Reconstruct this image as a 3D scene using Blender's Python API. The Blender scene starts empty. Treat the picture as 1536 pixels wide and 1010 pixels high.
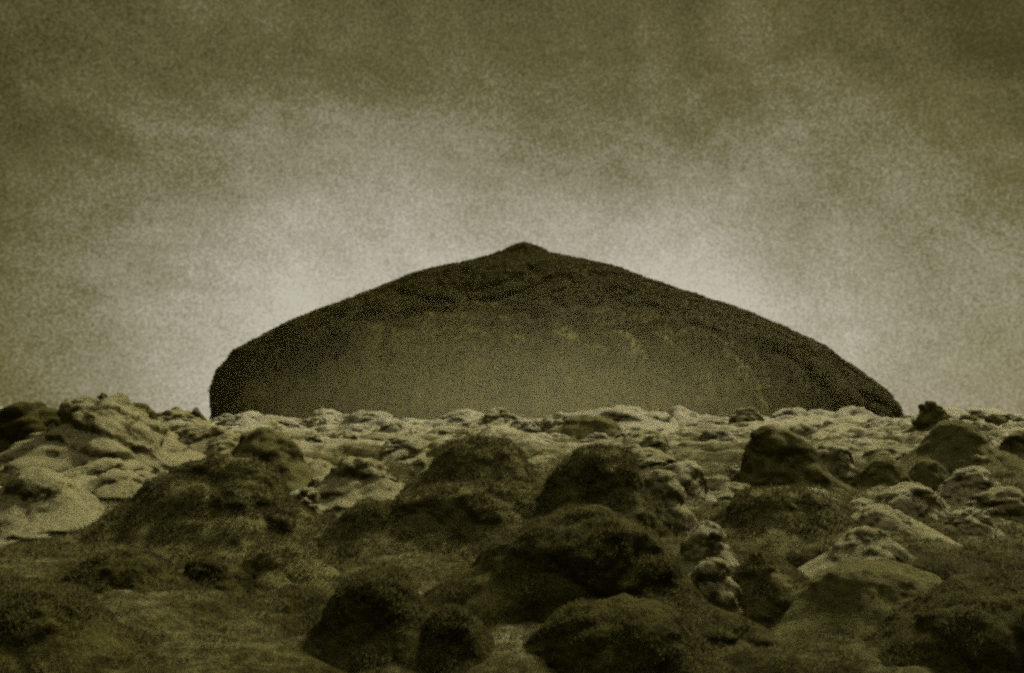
import bpy, math
import numpy as np

RNG = np.random.default_rng(11)
C = bpy.context.scene.collection
SC = bpy.context.scene

# ------------------------------------------------------------------ noise (numpy)
def _h(ix, iy, iz, s):
    h = (ix.astype(np.int64) * 374761393 + iy.astype(np.int64) * 668265263 + iz.astype(np.int64) * 2147483647 + s * 974634777) & 0xFFFFFFFF
    h = ((h ^ (h >> 13)) * 1274126177) & 0xFFFFFFFF
    h = ((h ^ (h >> 16)) * 2246822519) & 0xFFFFFFFF
    return h ^ (h >> 15)

def hashf(ix, iy, iz, s):
    return _h(ix, iy, iz, s).astype(np.float64) / 4294967295.0

def perlin(p, s=0):
    i = np.floor(p).astype(np.int64); f = p - i
    u = f * f * f * (f * (f * 6 - 15) + 10)
    out = 0
    for dx in (0, 1):
        for dy in (0, 1):
            for dz in (0, 1):
                h = _h(i[:, 0] + dx, i[:, 1] + dy, i[:, 2] + dz, s)
                gx = ((h & 1023) / 511.5) - 1; gy = (((h >> 10) & 1023) / 511.5) - 1; gz = (((h >> 20) & 1023) / 511.5) - 1
                d = gx * (f[:, 0] - dx) + gy * (f[:, 1] - dy) + gz * (f[:, 2] - dz)
                w = (u[:, 0] if dx else 1 - u[:, 0]) * (u[:, 1] if dy else 1 - u[:, 1]) * (u[:, 2] if dz else 1 - u[:, 2])
                out = out + w * d
    return out

def fbm(p, octv=4, s=0, gain=0.5):
    a, o = 1.0, 0
    for k in range(octv):
        o = o + a * perlin(p * (2.03 ** k) + 17.3 * k, s + k); a *= gain
    return o

def worley(p, s=0, flat=False):
    """distances to the nearest and second nearest scattered point"""
    i = np.floor(p).astype(np.int64)
    f1 = np.full(len(p), 9.0); f2 = np.full(len(p), 9.0)
    for dx in (-1, 0, 1):
        for dy in (-1, 0, 1):
            for dz in ((0,) if flat else (-1, 0, 1)):
                a, b, c = i[:, 0] + dx, i[:, 1] + dy, i[:, 2] + dz
                qx = a + hashf(a, b, c, s); qy = b + hashf(a, b, c, s + 1)
                d = (qx - p[:, 0]) ** 2 + (qy - p[:, 1]) ** 2
                if not flat:
                    d = d + (c + hashf(a, b, c, s + 2) - p[:, 2]) ** 2
                d = np.sqrt(d)
                f2 = np.minimum(np.maximum(f1, d), f2); f1 = np.minimum(f1, d)
    return f1, f2

def sstep(a, b, x):
    t = np.clip((x - a) / (b - a), 0, 1); return t * t * (3 - 2 * t)

# ------------------------------------------------------------------ camera
CAM_H = 2.25; F = 1330.0; PITCH = math.radians(5.28); YH = 628.0
cam = bpy.data.cameras.new("camera"); camo = bpy.data.objects.new("camera", cam); C.objects.link(camo)
cam.sensor_width = 36.0; cam.lens = 36.0 * F / 1536.0
cam.clip_start = 0.1; cam.clip_end = 6000
camo.location = (0, 0, CAM_H); camo.rotation_euler = (math.pi / 2 + PITCH, 0, 0)
SC.camera = camo

def ray(px, py):
    x = (px - 768) / F; y = (505 - py) / F
    cy, sy = math.cos(PITCH), math.sin(PITCH)
    return np.array([x, cy - y * sy, sy + y * cy])         # one unit of depth

# ------------------------------------------------------------------ terrain height
def ground_z(x, y):
    x = np.asarray(x, float); y = np.asarray(y, float)
    r = np.hypot(x, y); z0 = np.zeros_like(x)
    P = lambda s: np.stack([x / s, y / s, z0], 1)
    far = sstep(16, 60, r); vfar = sstep(90, 200, r)
    z = 0.30 * fbm(P(8.0), 3, 3) * (1 - 0.4 * far)
    f1, f2 = worley(P(2.1) + 0.35 * np.stack([perlin(P(0.8), 5), perlin(P(0.8), 6), z0], 1), 21, True)
    z = z + 0.5 * (1 - 1.3 * f1 * f1) * (1 - 0.6 * far) * sstep(3, 9, r)
    g1, g2 = worley(P(4.4) + 0.4 * np.stack([perlin(P(2.6), 7), perlin(P(2.6), 8), z0], 1), 31, True)
    z = z + far * (2.1 * (1 - 1.25 * g1 * g1) * (0.55 + 0.8 * np.clip(perlin(P(23.0), 9) + 0.4, 0, 1)) - 0.9)
    h1, h2 = worley(P(2.3) + 0.4 * np.stack([perlin(P(1.3), 12), perlin(P(1.3), 13), z0], 1), 41, True)
    z = z + far * 0.6 * (1 - 1.3 * h1 * h1) * (1 - 0.5 * vfar)
    k1, k2 = worley(P(0.62) + 0.5 * np.stack([perlin(P(0.5), 25), perlin(P(0.5), 26), z0], 1), 45, True)
    z = z + 0.10 * (0.6 - k1 * k1) * (1 - 0.5 * far) + far * (1 - vfar) * 0.16 * fbm(P(0.9), 3, 46) + far * 0.35 * fbm(P(1.9), 3, 48)
    z = z + 0.05 * fbm(P(0.45), 3, 15)
    z = z + sstep(60, 300, r) * (0.7 * fbm(P(60.0), 2, 17) + 2.2 * fbm(P(26.0), 3, 18))
    return z

# ------------------------------------------------------------------ materials
class N:
    def __init__(s, mat):
        mat.use_nodes = True; s.t = mat.node_tree; s.t.nodes.clear()
    def n(s, typ, inp=None, **kw):
        nd = s.t.nodes.new(typ)
        for k, v in kw.items(): setattr(nd, k, v)
        for k, v in (inp or {}).items():
            if isinstance(v, bpy.types.NodeSocket): s.t.links.new(v, nd.inputs[k])
            else: nd.inputs[k].default_value = v
        return nd
    def math(s, op, a, b=0.0, clamp=False):
        nd = s.n('ShaderNodeMath', {0: a, 1: b}, operation=op); nd.use_clamp = clamp; return nd.outputs[0]
    def ramp(s, f, stops, interp='LINEAR'):
        nd = s.n('ShaderNodeValToRGB', {0: f}); cr = nd.color_ramp; cr.interpolation = interp
        while len(cr.elements) < len(stops): cr.elements.new(0.5)
        for e, (p, c) in zip(cr.elements, stops):
            e.position = p; e.color = (c if isinstance(c, tuple) else (c, c, c)) + (1,)
        return nd.outputs[0]
    def mix(s, f, a, b, blend='MIX'):
        nd = s.n('ShaderNodeMix', data_type='RGBA', blend_type=blend)
        for k, v in ((0, f), (6, a), (7, b)):
            if isinstance(v, bpy.types.NodeSocket): s.t.links.new(v, nd.inputs[k])
            elif k == 0: nd.inputs[0].default_value = v
            else: nd.inputs[k].default_value = v + (1,)
        return nd.outputs[2]

def noise(b, vec, scale, detail=4, rough=0.55, dist=0.0):
    return b.n('ShaderNodeTexNoise', {'Vector': vec, 'Scale': scale, 'Detail': detail, 'Roughness': rough, 'Distortion': dist}).outputs[0]

def moss_material(name, pale, deep, rock, cover=0.5, spread=0.42, scale=1.0, fine=1.0):
    """cushions of pale woolly moss growing on the flatter tops, dark lava and wet moss on steep sides, broken up by patches; slope contrast raised to paint lit tops and shaded sides"""
    m = bpy.data.materials.new(name); b = N(m)
    geo = b.n('ShaderNodeNewGeometry'); pos = geo.outputs['Position']
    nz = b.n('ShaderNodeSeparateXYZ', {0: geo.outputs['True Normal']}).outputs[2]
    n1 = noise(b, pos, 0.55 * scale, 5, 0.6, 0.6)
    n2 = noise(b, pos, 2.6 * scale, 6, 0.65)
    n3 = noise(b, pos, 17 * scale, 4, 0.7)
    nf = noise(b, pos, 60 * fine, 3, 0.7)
    v = b.math('ADD', b.math('MULTIPLY', nz, 1.0), b.math('MULTIPLY', n1, 0.55))  # slope term also paints lit tops and shaded sides into the colour
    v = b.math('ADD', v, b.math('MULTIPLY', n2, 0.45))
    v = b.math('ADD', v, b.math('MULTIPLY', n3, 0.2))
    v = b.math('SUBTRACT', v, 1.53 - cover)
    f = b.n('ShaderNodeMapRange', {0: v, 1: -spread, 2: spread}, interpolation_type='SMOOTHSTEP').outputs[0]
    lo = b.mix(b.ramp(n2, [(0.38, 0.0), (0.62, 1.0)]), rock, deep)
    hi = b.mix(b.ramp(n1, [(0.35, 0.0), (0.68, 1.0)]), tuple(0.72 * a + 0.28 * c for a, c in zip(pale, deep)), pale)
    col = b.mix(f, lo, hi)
    sp = b.ramp(nf, [(0.28, 0.45), (0.5, 0.95), (0.74, 1.6)])
    col = b.mix(1.0, col, sp, 'MULTIPLY')
    sp2 = b.ramp(n3, [(0.3, 0.55), (0.5, 1.0), (0.7, 1.4)])
    col = b.mix(0.8, col, sp2, 'MULTIPLY')
    hgt = b.math('ADD', b.math('MULTIPLY', n3, 0.10 / scale), b.math('MULTIPLY', nf, 0.05 / fine))
    hgt = b.math('ADD', hgt, b.math('MULTIPLY', n2, 0.2 / scale))
    bump = b.n('ShaderNodeBump', {'Height': hgt, 'Strength': 0.9, 'Distance': 1.0})
    bs = b.n('ShaderNodeBsdfPrincipled', {'Base Color': col, 'Roughness': 0.95, 'Normal': bump.outputs[0], 'Specular IOR Level': 0.03})
    out = b.n('ShaderNodeOutputMaterial'); b.t.links.new(bs.outputs[0], out.inputs[0])
    return m

PALE = (0.34, 0.315, 0.19); OLIVE = (0.125, 0.11, 0.032); DEEP = (0.06, 0.05, 0.010); ROCK = (0.032, 0.026, 0.006)
M = {
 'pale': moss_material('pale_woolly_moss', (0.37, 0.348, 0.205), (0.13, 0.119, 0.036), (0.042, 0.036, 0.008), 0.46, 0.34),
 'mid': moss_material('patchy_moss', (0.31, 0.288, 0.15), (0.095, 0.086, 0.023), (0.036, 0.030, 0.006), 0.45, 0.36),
 'dark': moss_material('dark_moss_lava_and_shade', (0.17, 0.157, 0.06), (0.058, 0.052, 0.011), (0.028, 0.023, 0.004), 0.38),  # real dark moss and lava, plus shade put into the colour
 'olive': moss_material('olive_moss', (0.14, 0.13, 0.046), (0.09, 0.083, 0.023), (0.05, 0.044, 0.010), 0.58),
 'black': moss_material('painted_shade_moss', (0.085, 0.077, 0.022), (0.036, 0.032, 0.006), (0.018, 0.015, 0.003), 0.34),  # shade and edge darkening of the foreground masses, painted as moss colour
}
M['far'] = moss_material('far_moss_field', (0.46, 0.43, 0.29), (0.14, 0.122, 0.04), (0.045, 0.037, 0.01), 0.50, 0.36, 0.35, 0.12)

def ground_material():
    m = bpy.data.materials.new('moss_ground'); b = N(m)
    geo = b.n('ShaderNodeNewGeometry'); pos = geo.outputs['Position']
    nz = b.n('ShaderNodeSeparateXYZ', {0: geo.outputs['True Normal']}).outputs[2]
    nb = noise(b, pos, 0.16, 4, 0.6, 0.5); n1 = noise(b, pos, 0.8, 6, 0.65); n3 = noise(b, pos, 9, 5, 0.7); nf = noise(b, pos, 55, 3, 0.7)
    v = b.math('ADD', b.math('MULTIPLY', nb, 0.6), b.math('MULTIPLY', n1, 0.6))
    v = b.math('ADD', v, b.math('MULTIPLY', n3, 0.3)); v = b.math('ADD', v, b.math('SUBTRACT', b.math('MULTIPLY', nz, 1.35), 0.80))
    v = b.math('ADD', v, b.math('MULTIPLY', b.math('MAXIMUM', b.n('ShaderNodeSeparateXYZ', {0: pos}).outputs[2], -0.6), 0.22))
    # foreground shade painted in: moss colour darkens towards the viewpoint, pales farther out
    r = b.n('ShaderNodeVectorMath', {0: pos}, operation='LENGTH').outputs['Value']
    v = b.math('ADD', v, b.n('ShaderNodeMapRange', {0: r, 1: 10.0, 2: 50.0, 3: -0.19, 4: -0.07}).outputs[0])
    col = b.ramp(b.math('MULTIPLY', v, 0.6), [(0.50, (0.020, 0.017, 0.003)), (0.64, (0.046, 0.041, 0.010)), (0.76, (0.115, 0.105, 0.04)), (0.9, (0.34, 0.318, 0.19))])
    col = b.mix(1.0, col, b.ramp(nf, [(0.28, 0.4), (0.5, 0.95), (0.74, 1.7)]), 'MULTIPLY')
    col = b.mix(0.8, col, b.ramp(n3, [(0.3, 0.5), (0.5, 1.0), (0.7, 1.5)]), 'MULTIPLY')
    hgt = b.math('ADD', b.math('MULTIPLY', n3, 0.14), b.math('MULTIPLY', nf, 0.05)); hgt = b.math('ADD', hgt, b.math('MULTIPLY', n1, 0.4))
    bump = b.n('ShaderNodeBump', {'Height': hgt, 'Strength': 0.9, 'Distance': 1.0})
    bs = b.n('ShaderNodeBsdfPrincipled', {'Base Color': col, 'Roughness': 0.96, 'Normal': bump.outputs[0], 'Specular IOR Level': 0.03})
    out = b.n('ShaderNodeOutputMaterial'); b.t.links.new(bs.outputs[0], out.inputs[0]); return m

def hill_material():
    """heath colour with painted haze: paler lower middle, darkened rim and upper flanks"""
    m = bpy.data.materials.new('hill_heath'); b = N(m)
    tc = b.n('ShaderNodeTexCoord'); pos = tc.outputs['Object']
    xyz = b.n('ShaderNodeSeparateXYZ', {0: pos})
    n1 = noise(b, pos, 0.022, 6, 0.62, 0.8); n2 = noise(b, pos, 0.12, 6, 0.7); n3 = noise(b, pos, 0.9, 4, 0.75)
    n4 = noise(b, b.n('ShaderNodeMapping', {'Vector': pos, 'Scale': (0.3, 0.3, 2.2)}).outputs[0], 0.05, 5, 0.6)
    gx = b.math('DIVIDE', b.math('SUBTRACT', xyz.outputs[0], 6.0), 125.0); gz = b.math('DIVIDE', xyz.outputs[2], 46.0)
    g = b.math('ADD', b.math('POWER', b.math('ABSOLUTE', gx), 2.6), b.math('POWER', b.math('MAXIMUM', gz, 0.0), 1.5))
    v = b.math('ADD', g, b.math('MULTIPLY', b.math('SUBTRACT', n1, 0.5), 2.1))
    v = b.math('ADD', v, b.math('MULTIPLY', b.math('SUBTRACT', n2, 0.5), 1.4))
    v = b.math('ADD', v, b.math('MULTIPLY', b.math('SUBTRACT', n4, 0.5), 0.35))
    col = b.ramp(v, [(0.0, (0.25, 0.23, 0.085)), (0.5, (0.15, 0.137, 0.04)), (1.0, (0.055, 0.049, 0.010)), (1.5, (0.036, 0.031, 0.005))])  # haze painted pale low in the middle, burnt-in rim painted dark
    col = b.mix(1.0, col, b.ramp(n3, [(0.3, 0.35), (0.5, 0.95), (0.72, 1.8)]), 'MULTIPLY')
    hgt = b.math('ADD', b.math('MULTIPLY', n2, 3.0), b.math('MULTIPLY', n3, 0.7))
    bump = b.n('ShaderNodeBump', {'Height': hgt, 'Strength': 0.6, 'Distance': 1.0})
    bs = b.n('ShaderNodeBsdfPrincipled', {'Base Color': col, 'Roughness': 0.97, 'Normal': bump.outputs[0], 'Specular IOR Level': 0.03})
    out = b.n('ShaderNodeOutputMaterial'); b.t.links.new(bs.outputs[0], out.inputs[0]); return m

def blade_material(name, a, c):
    m = bpy.data.materials.new(name); b = N(m)
    geo = b.n('ShaderNodeNewGeometry')
    col = b.ramp(geo.outputs['Random Per Island'], [(0.0, a), (1.0, c)])
    d = b.n('ShaderNodeBsdfDiffuse', {'Color': col}); t = b.n('ShaderNodeBsdfTranslucent', {'Color': col})
    mx = b.n('ShaderNodeMixShader', {0: 0.3, 1: d.outputs[0], 2: t.outputs[0]})
    out = b.n('ShaderNodeOutputMaterial'); b.t.links.new(mx.outputs[0], out.inputs[0]); return m

# ------------------------------------------------------------------ mesh helpers
def mesh_np(name, V, Fc, smooth=True):
    me = bpy.data.meshes.new(name)
    V = np.asarray(V, np.float32); Fc = np.asarray(Fc, np.int32); k = Fc.shape[1]
    me.vertices.add(len(V)); me.vertices.foreach_set('co', V.ravel())
    me.loops.add(Fc.size); me.loops.foreach_set('vertex_index', Fc.ravel())
    me.polygons.add(len(Fc)); me.polygons.foreach_set('loop_start', np.arange(0, Fc.size, k, dtype=np.int32))
    me.polygons.foreach_set('use_smooth', np.full(len(Fc), smooth))
    me.update(calc_edges=True); me.validate()
    return me

def link(name, me, mat, loc=(0, 0, 0), **props):
    o = bpy.data.objects.new(name, me); C.objects.link(o); o.location = loc
    if mat and not me.materials: me.materials.append(mat)
    for k, v in props.items():
        if v: o[k] = v
    return o

import bmesh
_ico = {}
def ico(sub):
    if sub not in _ico:
        bm = bmesh.new(); bmesh.ops.create_icosphere(bm, subdivisions=sub, radius=1)
        V = np.array([v.co[:] for v in bm.verts]); Fc = np.array([[v.index for v in f.verts] for f in bm.faces]); bm.free()
        _ico[sub] = (V, Fc)
    return _ico[sub]

def boulder_shape(a, b, h, seed, lean=0.0, sub=5, lump=1.0, square=0.0, flare=0.3):
    """a lava block grown over by cushions of moss: half widths a (x) and b (y), height h; it rises out of the moss with a spreading
    foot and goes on below z = 0"""
    D, Fc = ico(sub)
    n = D.copy()
    if square:
        m = (np.abs(n) ** 3.2).sum(1) ** (1 / 3.2); n = n * (1 - square) + n / m[:, None] * square
    o = np.array([seed * 3.17, seed * 1.93, seed * 7.7])
    up = h; dn = 0.5 * h
    base = n * np.array([a, b, up])
    low = n[:, 2] < 0
    rr = np.hypot(n[:, 0], n[:, 1])[:, None] + 1e-6
    k = np.maximum(rr, 0.98 * np.clip(rr * 3, 0, 1)) / rr
    base[low, :2] *= k[low]; base[low, 2] = np.sign(n[low, 2]) * np.abs(n[low, 2]) * dn
    s = (a * b * h) ** (1 / 3.)
    q = base / s
    d = 0.34 * fbm(q * 0.8 + o, 2, 51) * lump
    f1, f2 = worley(q * 1.3 + o + 0.3 * perlin(q * 1.7 + o, 4)[:, None], 61)
    d = d + 0.17 * lump * (0.45 - f1 * f1)
    d = d - 0.05 * lump * np.exp(-((f2 - f1) / 0.14) ** 2)
    e1, e2 = worley(q * 3.4 + o + 0.3 * perlin(q * 4 + o, 6)[:, None], 71)
    d = d + 0.04 * (0.4 - e1 * e1) + (0.06 + 0.08 * lump) * fbm(q * 2.3 + o, 5, 81, 0.55)
    c1, c2 = worley(q * 7.5 + o + 0.4 * perlin(q * 8 + o, 9)[:, None], 75)
    d = d + 0.016 * (0.4 - c1 * c1)
    d = d - 0.075 * lump ** 2 * np.clip(1 - np.abs(perlin(q * np.array([1.1, 1.1, 2.6]) + o, 87)) * 9, 0, 1)
    nn = n / np.array([a, b, up]); nn /= np.linalg.norm(nn, axis=1)[:, None]
    V = base + nn * (d * s)[:, None] * np.array([1, 1, 0.75])
    V[:, 2] *= h / max(V[:, 2].max(), 1e-3)
    t = np.clip(V[:, 2] / h, -0.4, 1.1)
    V[:, 0] += lean * a * t
    V[:, :2] *= (1 + flare * np.clip(1 - 1.5 * t, 0, 1.2) ** 2)[:, None]
    return V, Fc

DEPTH = {}
NEAR = []     # (verts, faces) in world space that short moss fibres grow on
_seed = [0]
def boulder(label, cx, w, ytop, ybase, tone='mid', lean=0.0, dr=0.8, d=None, lump=1.0, square=0.0, group=None, name='moss_boulder', cat='boulder', on=False):
    _seed[0] += 1; seed = _seed[0]
    if d is None:
        dd = np.geomspace(5, 220, 900); r0 = ray(cx, ybase)
        P = np.array([0, 0, CAM_H]) + dd[:, None] * r0
        hit = np.nonzero(P[:, 2] < ground_z(P[:, 0], P[:, 1]) + 0.02)[0]
        d = dd[hit[0]] if len(hit) else 220
        d = min(d, 1.25 * CAM_H * F / max(ybase - YH, 8))
        d = max(d, 0.8 * CAM_H * F / max(ybase - YH, 8))
    a = w / F * d / 2 * 1.02; b = a * dr * 1.25; dc = d + b * 0.75; a = w / F * dc / 2
    r1 = ray(cx, 600); X = r1[0] * dc; Y = dc
    zt = CAM_H + (ray(cx, ytop)[2] / ray(cx, ytop)[1]) * dc
    tt = np.linspace(0, 6.283, 13); zb = float(np.percentile(ground_z(X + 1.0 * a * np.cos(tt), Y + 1.0 * b * np.sin(tt)), 20)); zfront = CAM_H + ray(cx, ybase)[2] * d
    zb = min(zb, zfront + 0.1) - 0.08
    h = max(zt - zb, 0.18 * a)
    if on: h = 2.0 * a; zb = zt - h          # a stone lying on another rock
    DEPTH[cx] = dc
    flare = 0.7 if name == 'moss_hummock' else 0.85 if w > 130 else 0.6
    a /= 1 + 0.3 * flare; b /= 1 + 0.3 * flare
    px = w * 1024 / 1536
    sub = 6 if px > 110 else 5 if px > 28 else 4
    V, Fc = boulder_shape(a, b, h, seed, lean, sub, lump, square or 0.2, flare)
    me = mesh_np(name, V, Fc)
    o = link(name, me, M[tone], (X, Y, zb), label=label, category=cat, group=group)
    if dc < 22 and tone in ('black', 'dark'): NEAR.append((V + np.array([X, Y, zb]), Fc))
    return o

# ------------------------------------------------------------------ ground sheet
ang = np.concatenate([np.linspace(-180, -62, 60, endpoint=False), np.linspace(-62, 62, 720, endpoint=False), np.linspace(62, 180, 60, endpoint=False)])
rad = np.concatenate([[0.02], np.geomspace(0.8, 1150, 1000)])
A, R = np.meshgrid(np.radians(ang), rad)
gx = (R * np.sin(A)).ravel(); gy = (R * np.cos(A)).ravel()
gz = ground_z(gx, gy)
na, nr = len(ang), len(rad)
ii, jj = np.meshgrid(np.arange(nr - 1), np.arange(na), indexing='ij')
q = np.stack([ii * na + jj, ii * na + (jj + 1) % na, (ii + 1) * na + (jj + 1) % na, (ii + 1) * na + jj], -1).reshape(-1, 4)
GV = np.stack([gx, gy, gz], 1)
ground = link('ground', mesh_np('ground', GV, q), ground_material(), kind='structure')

# ------------------------------------------------------------------ hill
HD = 430.0
prof = [(318, 640, 1), (315, 612, 1), (314, 585, 1), (322, 560, 1), (345, 532, 1), (395, 504, 1), (470, 470, 1), (540, 445, 1), (610, 414, 1), (690, 397, 1), (732, 385, 1), (748, 378, 1), (762, 369, 1), (784, 364, 1)]
profR = [(1358, 640), (1343, 612), (1324, 590), (1286, 560), (1240, 525), (1180, 495), (1100, 464), (1020, 437), (950, 411), (900, 397), (852, 387), (830, 382), (812, 371), (798, 367), (786, 364)]
def to_xz(px, py):
    r = ray(px, py); k = HD / r[1]; return r[0] * k, CAM_H + r[2] * k
L = np.array([to_xz(p[0], p[1]) for p in prof]); Rr = np.array([to_xz(*p) for p in profR])
zt = L[-1, 1]
zs = np.concatenate([np.linspace(-12, 0.0, 4, endpoint=False), zt * (1 - (1 - np.linspace(0, 1, 150)) ** 1.35)])
xl = np.interp(zs, L[:, 1], L[:, 0]); xr = np.interp(zs, Rr[:, 1], Rr[:, 0])
ker = np.ones(3) / 3
xl2 = np.convolve(np.pad(xl, 1, 'edge'), ker, 'valid'); xr2 = np.convolve(np.pad(xr, 1, 'edge'), ker, 'valid')
hc = (xl2 + xr2) / 2; hw = np.maximum((xr2 - xl2) / 2 * 0.985 - 0.6, 0.2)
th = np.linspace(0, 2 * np.pi, 520, endpoint=False)
T, Zi = np.meshgrid(th, np.arange(len(zs)))
hx = hc[Zi] + hw[Zi] * np.cos(T); hy = 0.62 * hw[Zi] * np.sin(T) * (1 + 0.0 * T); hz = zs[Zi]
HV = np.stack([hx.ravel(), hy.ravel(), hz.ravel()], 1)
taper = np.clip(hw[Zi].ravel() / 60, 0.05, 1)
gul = 1 - np.abs(perlin(np.stack([HV[:, 0] / 16, HV[:, 1] / 16, HV[:, 2] / 70], 1) + 0.4 * perlin(HV / 30, 94)[:, None], 93)) * 2.2
dsp = 6.0 * fbm(HV / 42 + 3, 4, 91) + 1.6 * fbm(HV / 7, 3, 95) - 5.0 * np.clip(gul, 0, 1) ** 3 * sstep(zt, zt * 0.6, HV[:, 2])
rdir = np.stack([np.cos(T).ravel(), 0.8 * np.sin(T).ravel(), np.zeros(T.size)], 1)
HV = HV + rdir * (dsp * taper)[:, None] * np.where(np.abs(np.sin(T).ravel()) < 0.3, 0.35, 1.0)[:, None]
HV[:, 2] += (0.7 + 0.9 * sstep(zt - 8, zt, HV[:, 2])) * fbm(HV / 9 + 7, 4, 99) * sstep(2, 12, HV[:, 2])
nt = len(th); nz_ = len(zs)
ii, jj = np.meshgrid(np.arange(nz_ - 1), np.arange(nt), indexing='ij')
hq = np.stack([ii * nt + jj, ii * nt + (jj + 1) % nt, (ii + 1) * nt + (jj + 1) % nt, (ii + 1) * nt + jj], -1).reshape(-1, 4)
top = len(HV); HV = np.vstack([HV, [HV[-nt:, 0].mean(), HV[-nt:, 1].mean(), HV[-nt:, 2].max() + 0.1]])
hme = mesh_np('hill', HV, hq)
cap = bmesh.new(); cap.from_mesh(hme); cap.verts.ensure_lookup_table()
for j in range(nt):
    f = cap.faces.new((cap.verts[(nz_ - 1) * nt + j], cap.verts[(nz_ - 1) * nt + (j + 1) % nt], cap.verts[top])); f.smooth = True
cap.to_mesh(hme); cap.free()
HILL_LOC = np.array([0, HD, 0.0])
hill = link('hill', hme, hill_material(), tuple(HILL_LOC), kind='structure')

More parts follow.
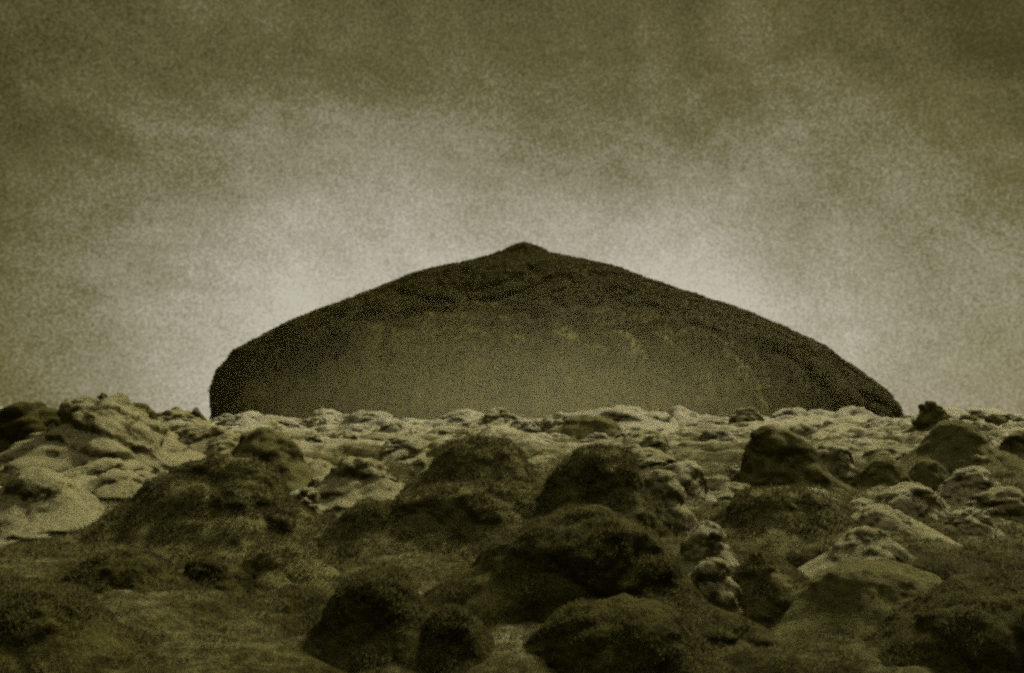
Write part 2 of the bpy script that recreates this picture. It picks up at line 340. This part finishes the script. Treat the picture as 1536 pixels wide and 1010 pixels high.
# ------------------------------------------------------------------ boulders told apart in the photograph
B = boulder
exec_list = [
 # left side
 ('huge pale lumpy boulder rising above the horizon at the far left of the hill', 165, 250, 589, 720, 'mid', -0.25, 0.8, None, 1.15),
 ('tall dark craggy boulder at the left edge beside the huge pale one', 30, 150, 602, 706, 'black', 0.2, 0.8, None, 1.1),
 ('smooth pale rounded boulder near the left edge, below the dark craggy boulder', 62, 150, 699, 790, 'mid', 0.1, 0.9, None, 0.7),
 ('tiny dark rock perched on the skyline right of the huge pale boulder crest', 155, 22, 589, 612, 'dark', 0.0, 0.8, 46, 1.0),
 ('dark low mound on the skyline just right of the huge pale boulder', 200, 95, 602, 640, 'dark', -0.2, 0.8, 62, 1.0),
 ('long lumpy dark ridge rock on the skyline between huge pale boulder and hill', 262, 120, 613, 645, 'mid', 0.0, 0.6, 75, 1.3),
 ('small round knob on the skyline ridge, left of the hill edge', 266, 26, 610, 624, 'dark', 0.0, 0.9, 78, 1.0),
 ('small pointed knob on the skyline ridge, closest to the hill edge', 296, 24, 611, 625, 'dark', 0.0, 0.9, 79, 1.0),
 ('boulder with pale slanting top and dark front below the left end of the hill', 305, 130, 637, 697, 'mid', 0.15, 0.8, None, 1.0),
 ('upright dark boulder under the left foot of the hill', 405, 150, 640, 748, 'dark', 0.0, 0.7, None, 0.7),
 ('broad dark mound with thin pale crest filling the left middle ground', 325, 350, 682, 822, 'dark', 0.15, 0.6, None, 0.5),
 ('bright ragged pointed rock at the right foot of the broad dark left mound', 457, 62, 731, 774, 'pale', 0.1, 0.8, None, 1.5),
 ('narrow pale slanting stone above the bright ragged pointed rock', 473, 26, 716, 742, 'pale', 0.2, 0.8, None, 1.0),
 ('small pale stone lying on the front of the broad dark left mound', 308, 30, 764, 786, 'mid', 0.0, 0.8, 14.3, 1.0),
 ('dark ridged rock with pale upper rim right of the small pale stone', 410, 95, 760, 812, 'dark', 0.1, 0.8, None, 1.2),
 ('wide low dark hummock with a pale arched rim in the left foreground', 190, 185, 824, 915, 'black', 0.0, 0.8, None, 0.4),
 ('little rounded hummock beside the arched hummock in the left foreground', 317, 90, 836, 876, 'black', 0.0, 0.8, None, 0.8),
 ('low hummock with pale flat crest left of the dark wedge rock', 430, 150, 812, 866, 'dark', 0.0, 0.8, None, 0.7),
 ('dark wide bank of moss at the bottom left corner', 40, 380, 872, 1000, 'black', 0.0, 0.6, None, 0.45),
 # middle
 ('big domed boulder with pale cap and dark front in the centre of the field', 716, 212, 655, 752, 'dark', 0.1, 0.8, None, 0.35),
 ('low dark mound directly in front of the big domed boulder', 715, 330, 722, 826, 'dark', -0.1, 0.6, None, 0.45),
 ('pale flat topped stone set in front of the low dark central mound', 640, 112, 765, 822, 'mid', 0.0, 0.8, None, 0.6),
 ('dark wedge rock sloping down to the left beside the pale flat topped stone', 540, 150, 750, 834, 'dark', 0.3, 0.8, None, 0.6),
 ('low pale slab right of the bright ragged pointed rock', 520, 95, 750, 782, 'mid', 0.0, 0.8, None, 0.7),
 ('wide boulder with pale shelf top and dark hollow front left of the big dome', 537, 135, 684, 748, 'mid', 0.1, 0.8, None, 1.2),
 ('pale knobbly rock right of the upright dark boulder', 475, 48, 650, 690, 'pale', 0.0, 0.9, None, 1.2),
 ('round pale rock next to the pale knobbly rock', 520, 54, 646, 686, 'pale', 0.0, 0.9, None, 0.9),
 ('pale long topped rock with a dark hollow left of the big dome', 602, 90, 652, 694, 'pale', 0.0, 0.8, None, 1.2),
 ('thin pale arched rock behind the round pale rock', 528, 60, 635, 658, 'pale', 0.0, 0.7, None, 1.0),
 ('pale rimmed lump under the left middle part of the hill foot', 472, 62, 624, 652, 'mid', 0.0, 0.7, 80, 1.1),
 ('small pale lump between the arched rock and the big dome', 620, 44, 640, 660, 'pale', 0.0, 0.8, None, 1.0),
 ('bright pale rock touching the upper left side of the big dome', 664, 58, 644, 676, 'pale', 0.1, 0.8, None, 1.0),
 ('bright streaked slab at the hill foot directly below the summit', 750, 72, 611, 642, 'pale', 0.1, 0.6, 95, 1.1),
 ('small pale arch shaped stone just behind the big dome', 738, 46, 643, 664, 'pale', 0.1, 0.8, None, 0.9),
 ('pale stone behind the right shoulder of the big dome', 788, 50, 651, 676, 'pale', 0.1, 0.8, None, 0.9),
 ('bright block right of the streaked slab below the summit', 824, 52, 626, 658, 'pale', 0.0, 0.8, 66, 1.2),
 ('tall dark boulder right of the big dome', 884, 200, 668, 806, 'dark', 0.15, 0.8, None, 0.55),
 ('olive sloping rock behind the tall dark central boulder', 885, 120, 622, 668, 'olive', 0.0, 0.7, 62, 0.9),
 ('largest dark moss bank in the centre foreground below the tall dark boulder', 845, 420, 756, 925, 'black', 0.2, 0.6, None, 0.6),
 ('uppermost rock of the ridge right of the tall dark boulder, pale rimmed', 978, 62, 650, 698, 'mid', 0.1, 0.8, None, 0.9),
 ('smaller rock with dark face leaning against the uppermost ridge rock', 948, 46, 665, 706, 'mid', 0.1, 0.8, None, 0.9),
 ('small pale looped stone at the upper left end of the ridge', 926, 40, 673, 706, 'pale', 0.1, 0.8, None, 1.0),
 ('large bright boulder with a dark hollow on its right front, middle of the ridge', 1018, 96, 690, 762, 'pale', 0.2, 0.8, None, 0.7),
 ('bright boulder with dark left foot, lower in the ridge than the hollowed one', 982, 100, 704, 800, 'mid', 0.15, 0.8, None, 0.7),
 ('little pale stone wedged under the hollowed boulder', 1020, 28, 752, 790, 'pale', 0.0, 0.8, None, 0.9),
 # right
 ('bright little crag standing left of the tall slanting dark boulder', 1098, 36, 698, 720, 'pale', 0.1, 0.8, None, 1.4),
 ('long pale slab lying at the left foot of the slanting dark boulder', 1098, 86, 723, 746, 'mid', 0.0, 0.8, None, 0.8),
 ('tall slanting dark boulder below the right part of the hill', 1182, 140, 638, 740, 'dark', -0.45, 0.7, None, 0.6),
 ('bright boulder behind the right shoulder of the slanting dark boulder', 1240, 100, 664, 730, 'pale', 0.0, 0.8, None, 0.8),
 ('arched pale rock above the bright right boulder', 1205, 66, 633, 662, 'pale', 0.1, 0.8, None, 1.0),
 ('pale flat rock high on the field near the right foot of the hill', 1255, 62, 630, 652, 'pale', 0.0, 0.8, 70, 1.1),
 ('thin rimmed dark arch rock at the foot of the right half of the hill', 1118, 66, 611, 640, 'mid', 0.0, 0.7, 95, 0.9),
 ('broad dark mound with faint ridges in the right middle ground', 1170, 235, 733, 810, 'dark', -0.05, 0.7, None, 0.5),
 ('bright knuckle shaped boulder in the right centre foreground', 1052, 92, 781, 848, 'pale', 0.2, 0.8, None, 0.7),
 ('crumbly pale rock hanging below the bright knuckle boulder', 1056, 110, 835, 915, 'mid', 0.1, 0.8, None, 0.8),
 ('dark slope fronted rock with pale right rim below the knuckle boulder', 1130, 150, 832, 925, 'dark', 0.1, 0.8, None, 0.8),
 ('long pale ridged rock, upper of the two pale ridges on the right', 1312, 150, 756, 806, 'mid', 0.0, 0.7, None, 0.8),
 ('long pale rock, lower of the two pale ridges on the right', 1290, 140, 788, 845, 'mid', 0.0, 0.7, None, 0.8),
 ('pale roughly textured boulder above the two pale ridges', 1360, 100, 727, 776, 'pale', 0.0, 0.8, None, 1.0),
 ('small bright mound right of the upper pale ridge', 1445, 76, 762, 796, 'pale', 0.0, 0.8, None, 0.9),
 ('large smooth olive boulder near the right end of the hill', 1425, 135, 630, 712, 'olive', 0.0, 0.7, None, 0.6),
 ('spiky olive crag on the skyline just right of the hill end', 1396, 62, 601, 634, 'olive', -0.1, 0.6, 58, 1.5),
 ('pale boulder right of the smooth olive boulder', 1470, 66, 631, 674, 'pale', 0.1, 0.8, None, 0.9),
 ('round dark knob on the right skyline', 1492, 38, 620, 648, 'dark', 0.0, 0.9, 66, 1.0),
 ('smaller dark knob on the skyline at the right edge', 1525, 28, 625, 648, 'dark', 0.0, 0.9, 66, 1.0),
 ('long flat dark rock on the skyline left of the round knob', 1450, 52, 622, 640, 'olive', 0.0, 0.7, 75, 1.0),
 ('dark boulder cut by the right edge below the skyline knobs', 1528, 90, 648, 706, 'dark', 0.0, 0.8, None, 1.0),
 ('low olive mound in front of the smooth olive boulder, towards the right edge', 1468, 130, 667, 712, 'olive', 0.0, 0.7, None, 0.8),
 ('rust tinged dark boulder left of the smooth olive boulder', 1318, 92, 683, 736, 'olive', 0.0, 0.8, None, 0.8),
 ('rounded olive boulder right of the rust tinged one', 1386, 86, 688, 736, 'olive', 0.0, 0.8, None, 0.6),
 ('bright narrow slab lying on top of the rounded olive boulder', 1362, 84, 677, 692, 'pale', 0.0, 0.7, 42, 0.9),
 ('bright scaly boulder right of the rounded olive boulder', 1448, 92, 699, 752, 'pale', 0.0, 0.8, None, 1.0),
 ('long mottled boulder at the right edge below the bright scaly boulder', 1490, 130, 728, 778, 'mid', 0.0, 0.8, None, 1.0),
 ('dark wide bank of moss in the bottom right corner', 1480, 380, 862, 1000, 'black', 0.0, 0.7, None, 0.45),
 ('wide smooth olive swell of moss in the right foreground', 1300, 300, 838, 935, 'olive', 0.0, 0.7, None, 0.3),
 # foreground, coloured dark to carry the shade along the bottom
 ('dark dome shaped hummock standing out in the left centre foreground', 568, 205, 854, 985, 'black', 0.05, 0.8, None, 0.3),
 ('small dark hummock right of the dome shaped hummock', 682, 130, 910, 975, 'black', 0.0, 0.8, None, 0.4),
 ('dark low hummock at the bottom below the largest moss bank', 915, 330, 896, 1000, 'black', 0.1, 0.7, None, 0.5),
]
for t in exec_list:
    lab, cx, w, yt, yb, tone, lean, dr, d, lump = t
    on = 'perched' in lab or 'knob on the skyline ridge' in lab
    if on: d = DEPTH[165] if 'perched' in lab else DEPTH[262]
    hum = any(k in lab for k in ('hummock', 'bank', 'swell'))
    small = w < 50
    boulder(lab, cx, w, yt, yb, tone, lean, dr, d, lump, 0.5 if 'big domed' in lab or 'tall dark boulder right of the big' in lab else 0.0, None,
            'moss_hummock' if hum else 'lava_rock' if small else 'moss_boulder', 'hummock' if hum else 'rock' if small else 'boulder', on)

# ------------------------------------------------------------------ the far lava field: many small rocks no one could tell apart
kinds = []
for k in range(9):
    V, Fc = boulder_shape(1.0, 0.75, 0.75, 300 + k, (k % 3 - 1) * 0.2, 4, 1.15)
    kinds.append(mesh_np('lava_rock', V, Fc)); kinds[-1].materials.append(M['far'])
near_kinds = []
for me in kinds:
    m2 = me.copy(); m2.materials.clear(); m2.materials.append(M['mid']); near_kinds.append(m2)
placed = []
tries = 0
while len(placed) < 285 and tries < 20000:
    tries += 1
    dist = 17 * (240 / 17) ** (RNG.random() ** 0.75)
    px = RNG.uniform(-60, 1600); X = (px - 768) / F * dist
    s = RNG.uniform(0.5, 1.5) * (0.35 + dist / 70)
    if dist > 85 and RNG.random() < 0.3: s *= RNG.uniform(1.5, 2.3)
    if any((X - p[0]) ** 2 + (dist - p[1]) ** 2 < (0.62 * (s + p[2])) ** 2 for p in placed): continue
    if ((X - 40) / 170) ** 2 + ((dist - HD) / 105) ** 2 < 1.0: continue
    placed.append((X, dist, s))
PX = np.array(placed); PZ = ground_z(PX[:, 0], PX[:, 1])
for k, (X, Y, s) in enumerate(placed):
    o = bpy.data.objects.new('lava_rock', (kinds if Y > 42 else near_kinds)[k % 9]); C.objects.link(o)
    o.location = (X, Y, PZ[k] - 0.12 * s); o.scale = (s * RNG.uniform(0.8, 1.4), s, s * RNG.uniform(0.6, 1.05)); o.rotation_euler = (0, 0, RNG.uniform(0, 6.28))
    o['label'] = 'small moss capped lava rock among many alike in the field before the hill'
    o['category'] = 'rock'; o['group'] = 'small lava rocks scattered before the hill'

# ------------------------------------------------------------------ moss fibres and grass (nobody could count them)
def scatter(V, Fq, count, power, seed, rmin, rmax):
    rng = np.random.default_rng(seed)
    T = Fq if Fq.shape[1] == 3 else np.vstack([Fq[:, [0, 1, 2]], Fq[:, [0, 2, 3]]])
    a, b_, c = V[T[:, 0]], V[T[:, 1]], V[T[:, 2]]
    n = np.cross(b_ - a, c - a); ar = np.linalg.norm(n, axis=1) / 2; n /= (2 * ar[:, None] + 1e-12)
    cen = (a + b_ + c) / 3; r = np.linalg.norm(cen - np.array([0, 0, CAM_H]), axis=1)
    w = ar / np.maximum(r, 1) ** power * ((r > rmin) & (r < rmax)) * np.clip(n[:, 2] + 0.25, 0, 1) * (cen[:, 1] > 2) * (np.abs(cen[:, 0]) < 0.85 * cen[:, 1] + 2)
    if w.sum() <= 0: return np.zeros((0, 3)), np.zeros((0, 3)), np.zeros(0)
    pick = rng.choice(len(T), count, p=w / w.sum())
    u = rng.random((count, 2)); fl = u.sum(1) > 1; u[fl] = 1 - u[fl]
    P = a[pick] + (b_ - a)[pick] * u[:, :1] + (c - a)[pick] * u[:, 1:]
    return P, n[pick], r[pick]

def blades(P, n, hgt, wid, seed, spread=0.7):
    rng = np.random.default_rng(seed); k = len(P)
    d = n * 0.5 + np.array([0, 0, 0.5]) + rng.normal(0, spread, (k, 3)) * 0.6
    d /= np.linalg.norm(d, axis=1)[:, None]
    s = np.cross(d, rng.normal(0, 1, (k, 3))); s /= np.linalg.norm(s, axis=1)[:, None]
    h = hgt * rng.uniform(0.4, 1.3, k); w = wid * rng.uniform(0.6, 1.4, k)
    P0 = P - n * 0.01
    V = np.empty((k, 3, 3)); V[:, 0] = P0 - s * w[:, None]; V[:, 1] = P0 + s * w[:, None]; V[:, 2] = P0 + d * h[:, None]
    return V.reshape(-1, 3), np.arange(3 * k).reshape(-1, 3)

sel = (R.ravel() < 40)
gq = q[np.all(sel[q], axis=1)]
P, n, r = scatter(GV, gq, 300000, 1.9, 5, 5.5, 34)
allP, alln, allr = [P], [n], [r]
tot = sum(len(f) for _, f in NEAR)
for k, (V, Fc) in enumerate(NEAR):
    dist = np.linalg.norm(V.mean(0)); ext = V.max(0) - V.min(0)
    cnt = int(min(60000, 150000 * (ext[0] * max(ext[2], 0.4 * ext[1])) / dist ** 2 * 6))
    if cnt < 30: continue
    p_, n_, r_ = scatter(V, Fc, cnt, 1.0, 50 + k, 3, 60)
    allP.append(p_); alln.append(n_); allr.append(r_)
P = np.vstack(allP); n = np.vstack(alln); r = np.concatenate(allr)
clump = np.clip(0.6 + 1.2 * fbm(P / 0.35, 2, 7), 0.15, 1.5)
V, Fc = blades(P, n, np.clip(0.0065 * r, 0.03, 0.14) * clump, np.clip(0.0009 * r, 0.005, 0.02), 9)
link('grass', mesh_np('grass', V, Fc, False), blade_material('moss_fibre', (0.022, 0.019, 0.004), (0.19, 0.175, 0.075)), kind='stuff',
     label='short olive moss fibres and grass over the near ground and hummocks', category='grass')

hT = np.array([p.vertices[:3] for p in hme.polygons])
V0 = HV + HILL_LOC
P, n, r = scatter(V0, hT, 40000, 0.0, 77, 100, 900)
keep = P[:, 1] < HD + 25; P, n, r = P[keep], n[keep], r[keep]
V, Fc = blades(np.repeat(P, 3, 0), np.repeat(n, 3, 0), 0.8, 0.45, 79, 1.0)
link('undergrowth', mesh_np('undergrowth', V, Fc, False), blade_material('heath_leaf', (0.02, 0.017, 0.003), (0.13, 0.119, 0.034)), kind='stuff',
     label='low dark heath covering the slopes of the hill', category='undergrowth')

# ------------------------------------------------------------------ air
# a bank of mist pooled against the lower slope of the hill
V, Fc = ico(5)
V = V * np.array([150, 112, 62]) * (1 + 0.22 * fbm(V * 1.6 + 5, 3, 131))[:, None]
mm = bpy.data.materials.new('mist'); b = N(mm)
pos = b.n('ShaderNodeTexCoord').outputs['Object']
sc_ = b.n('ShaderNodeVectorMath', {0: pos, 1: (1 / 140.0, 1 / 104.0, 1 / 56.0)}, operation='MULTIPLY').outputs[0]
rr = b.n('ShaderNodeVectorMath', {0: sc_}, operation='LENGTH').outputs['Value']
nn_ = noise(b, pos, 0.03, 3, 0.6)
den = b.math('SUBTRACT', b.math('ADD', 0.78, b.math('MULTIPLY', nn_, 0.3)), rr, True)
den = b.math('MULTIPLY', b.math('MULTIPLY', den, den), 0.0034)
pv = b.n('ShaderNodeVolumePrincipled', {'Color': (0.95, 0.91, 0.62, 1), 'Density': den, 'Anisotropy': 0.2})
out = b.n('ShaderNodeOutputMaterial'); b.t.links.new(pv.outputs[0], out.inputs[1])
link('mist', mesh_np('mist', V, Fc), mm, (8, 282, 4), kind='stuff', label='pale mist pooled against the lower middle of the hill', category='mist')

# ------------------------------------------------------------------ sky and sun
SUN_EL, SUN_AZ = math.radians(44), math.radians(40)     # azimuth measured from straight ahead towards the right
w = bpy.data.worlds.new("World"); SC.world = w; w.use_nodes = True; b = N(w)
tc = b.n('ShaderNodeTexCoord'); dirv = tc.outputs['Generated']
xyz = b.n('ShaderNodeSeparateXYZ', {0: dirv})
sky = b.n('ShaderNodeTexSky', sky_type='NISHITA'); sky.sun_disc = False; sky.sun_elevation = SUN_EL; sky.sun_rotation = SUN_AZ
bg1 = b.n('ShaderNodeBackground', {'Color': b.mix(1.0, sky.outputs[0], (1.0, 0.85, 0.4), 'MULTIPLY'), 'Strength': 0.06})
n1 = noise(b, dirv, 2.6, 8, 0.62, 0.5)
n2 = noise(b, b.n('ShaderNodeMapping', {'Vector': dirv, 'Scale': (1, 1, 2.0)}).outputs[0], 9.0, 9, 0.66, 0.3)
n3 = noise(b, dirv, 300.0, 3, 0.8)
ax = b.math('DIVIDE', b.math('SUBTRACT', xyz.outputs[0], 0.03), 0.53)
az = b.math('DIVIDE', xyz.outputs[2], 0.375)
g = b.math('ADD', b.math('POWER', b.math('ABSOLUTE', ax), 2.4), b.math('POWER', b.math('ABSOLUTE', az), 2.0))
glow = b.math('POWER', 2.718, b.math('MULTIPLY', g, -1.5))
glow = b.math('MULTIPLY', glow, 1.34)
glow = b.math('MULTIPLY', glow, b.n('ShaderNodeMapRange', {0: xyz.outputs[1], 1: -0.2, 2: 0.5}).outputs[0])
zen = b.n('ShaderNodeMapRange', {0: xyz.outputs[2], 1: 0.48, 2: 0.85, 4: 0.55}, interpolation_type='SMOOTHSTEP').outputs[0]
back = b.n('ShaderNodeMapRange', {0: xyz.outputs[1], 1: 0.3, 2: -0.5, 4: 0.5}, interpolation_type='SMOOTHSTEP').outputs[0]  # unseen sky overhead and behind, brightened as added fill for shaded fronts
v = b.math('ADD', b.math('ADD', glow, zen), back)
v = b.math('ADD', v, b.math('MULTIPLY', b.math('SUBTRACT', n1, 0.5), 1.15))
v = b.math('ADD', v, b.math('MULTIPLY', b.math('SUBTRACT', n2, 0.5), 0.42))
v = b.math('ADD', v, b.math('MULTIPLY', b.math('SUBTRACT', n3, 0.5), 1.0))
v = b.math('ADD', 0.12, b.math('MULTIPLY', v, 0.88))
col = b.ramp(v, [(0.0, (0.033, 0.027, 0.005)), (0.12, (0.048, 0.040, 0.009)), (0.384, (0.118, 0.102, 0.039)), (0.692, (0.275, 0.254, 0.175)), (1.0, (0.49, 0.465, 0.375))])
bg2 = b.n('ShaderNodeBackground', {'Color': col, 'Strength': 1.0})
mx = b.n('ShaderNodeMixShader', {0: 0.95, 1: bg1.outputs[0], 2: bg2.outputs[0]})
out = b.n('ShaderNodeOutputWorld'); b.t.links.new(mx.outputs[0], out.inputs[0])

sl = bpy.data.lights.new('sun', 'SUN'); sl.energy = 4.7; sl.angle = math.radians(12); sl.color = (1.0, 0.95, 0.73)
so = bpy.data.objects.new('sun', sl); C.objects.link(so)
from mathutils import Vector
dv = Vector((math.sin(SUN_AZ) * math.cos(SUN_EL), math.cos(SUN_AZ) * math.cos(SUN_EL), math.sin(SUN_EL)))
so.rotation_euler = dv.to_track_quat('Z', 'Y').to_euler()

SC.view_settings.view_transform = 'Standard'; SC.view_settings.look = 'None'; SC.view_settings.exposure = 0.12; SC.view_settings.gamma = 1
SC.cycles.use_denoising = False; SC.cycles.use_adaptive_sampling = True; SC.cycles.adaptive_threshold = 0.12; SC.cycles.adaptive_min_samples = 24; SC.cycles.filter_width = 2.8; SC.cycles.sample_clamp_indirect = 3.0; SC.cycles.max_bounces = 4; SC.cycles.volume_bounces = 1
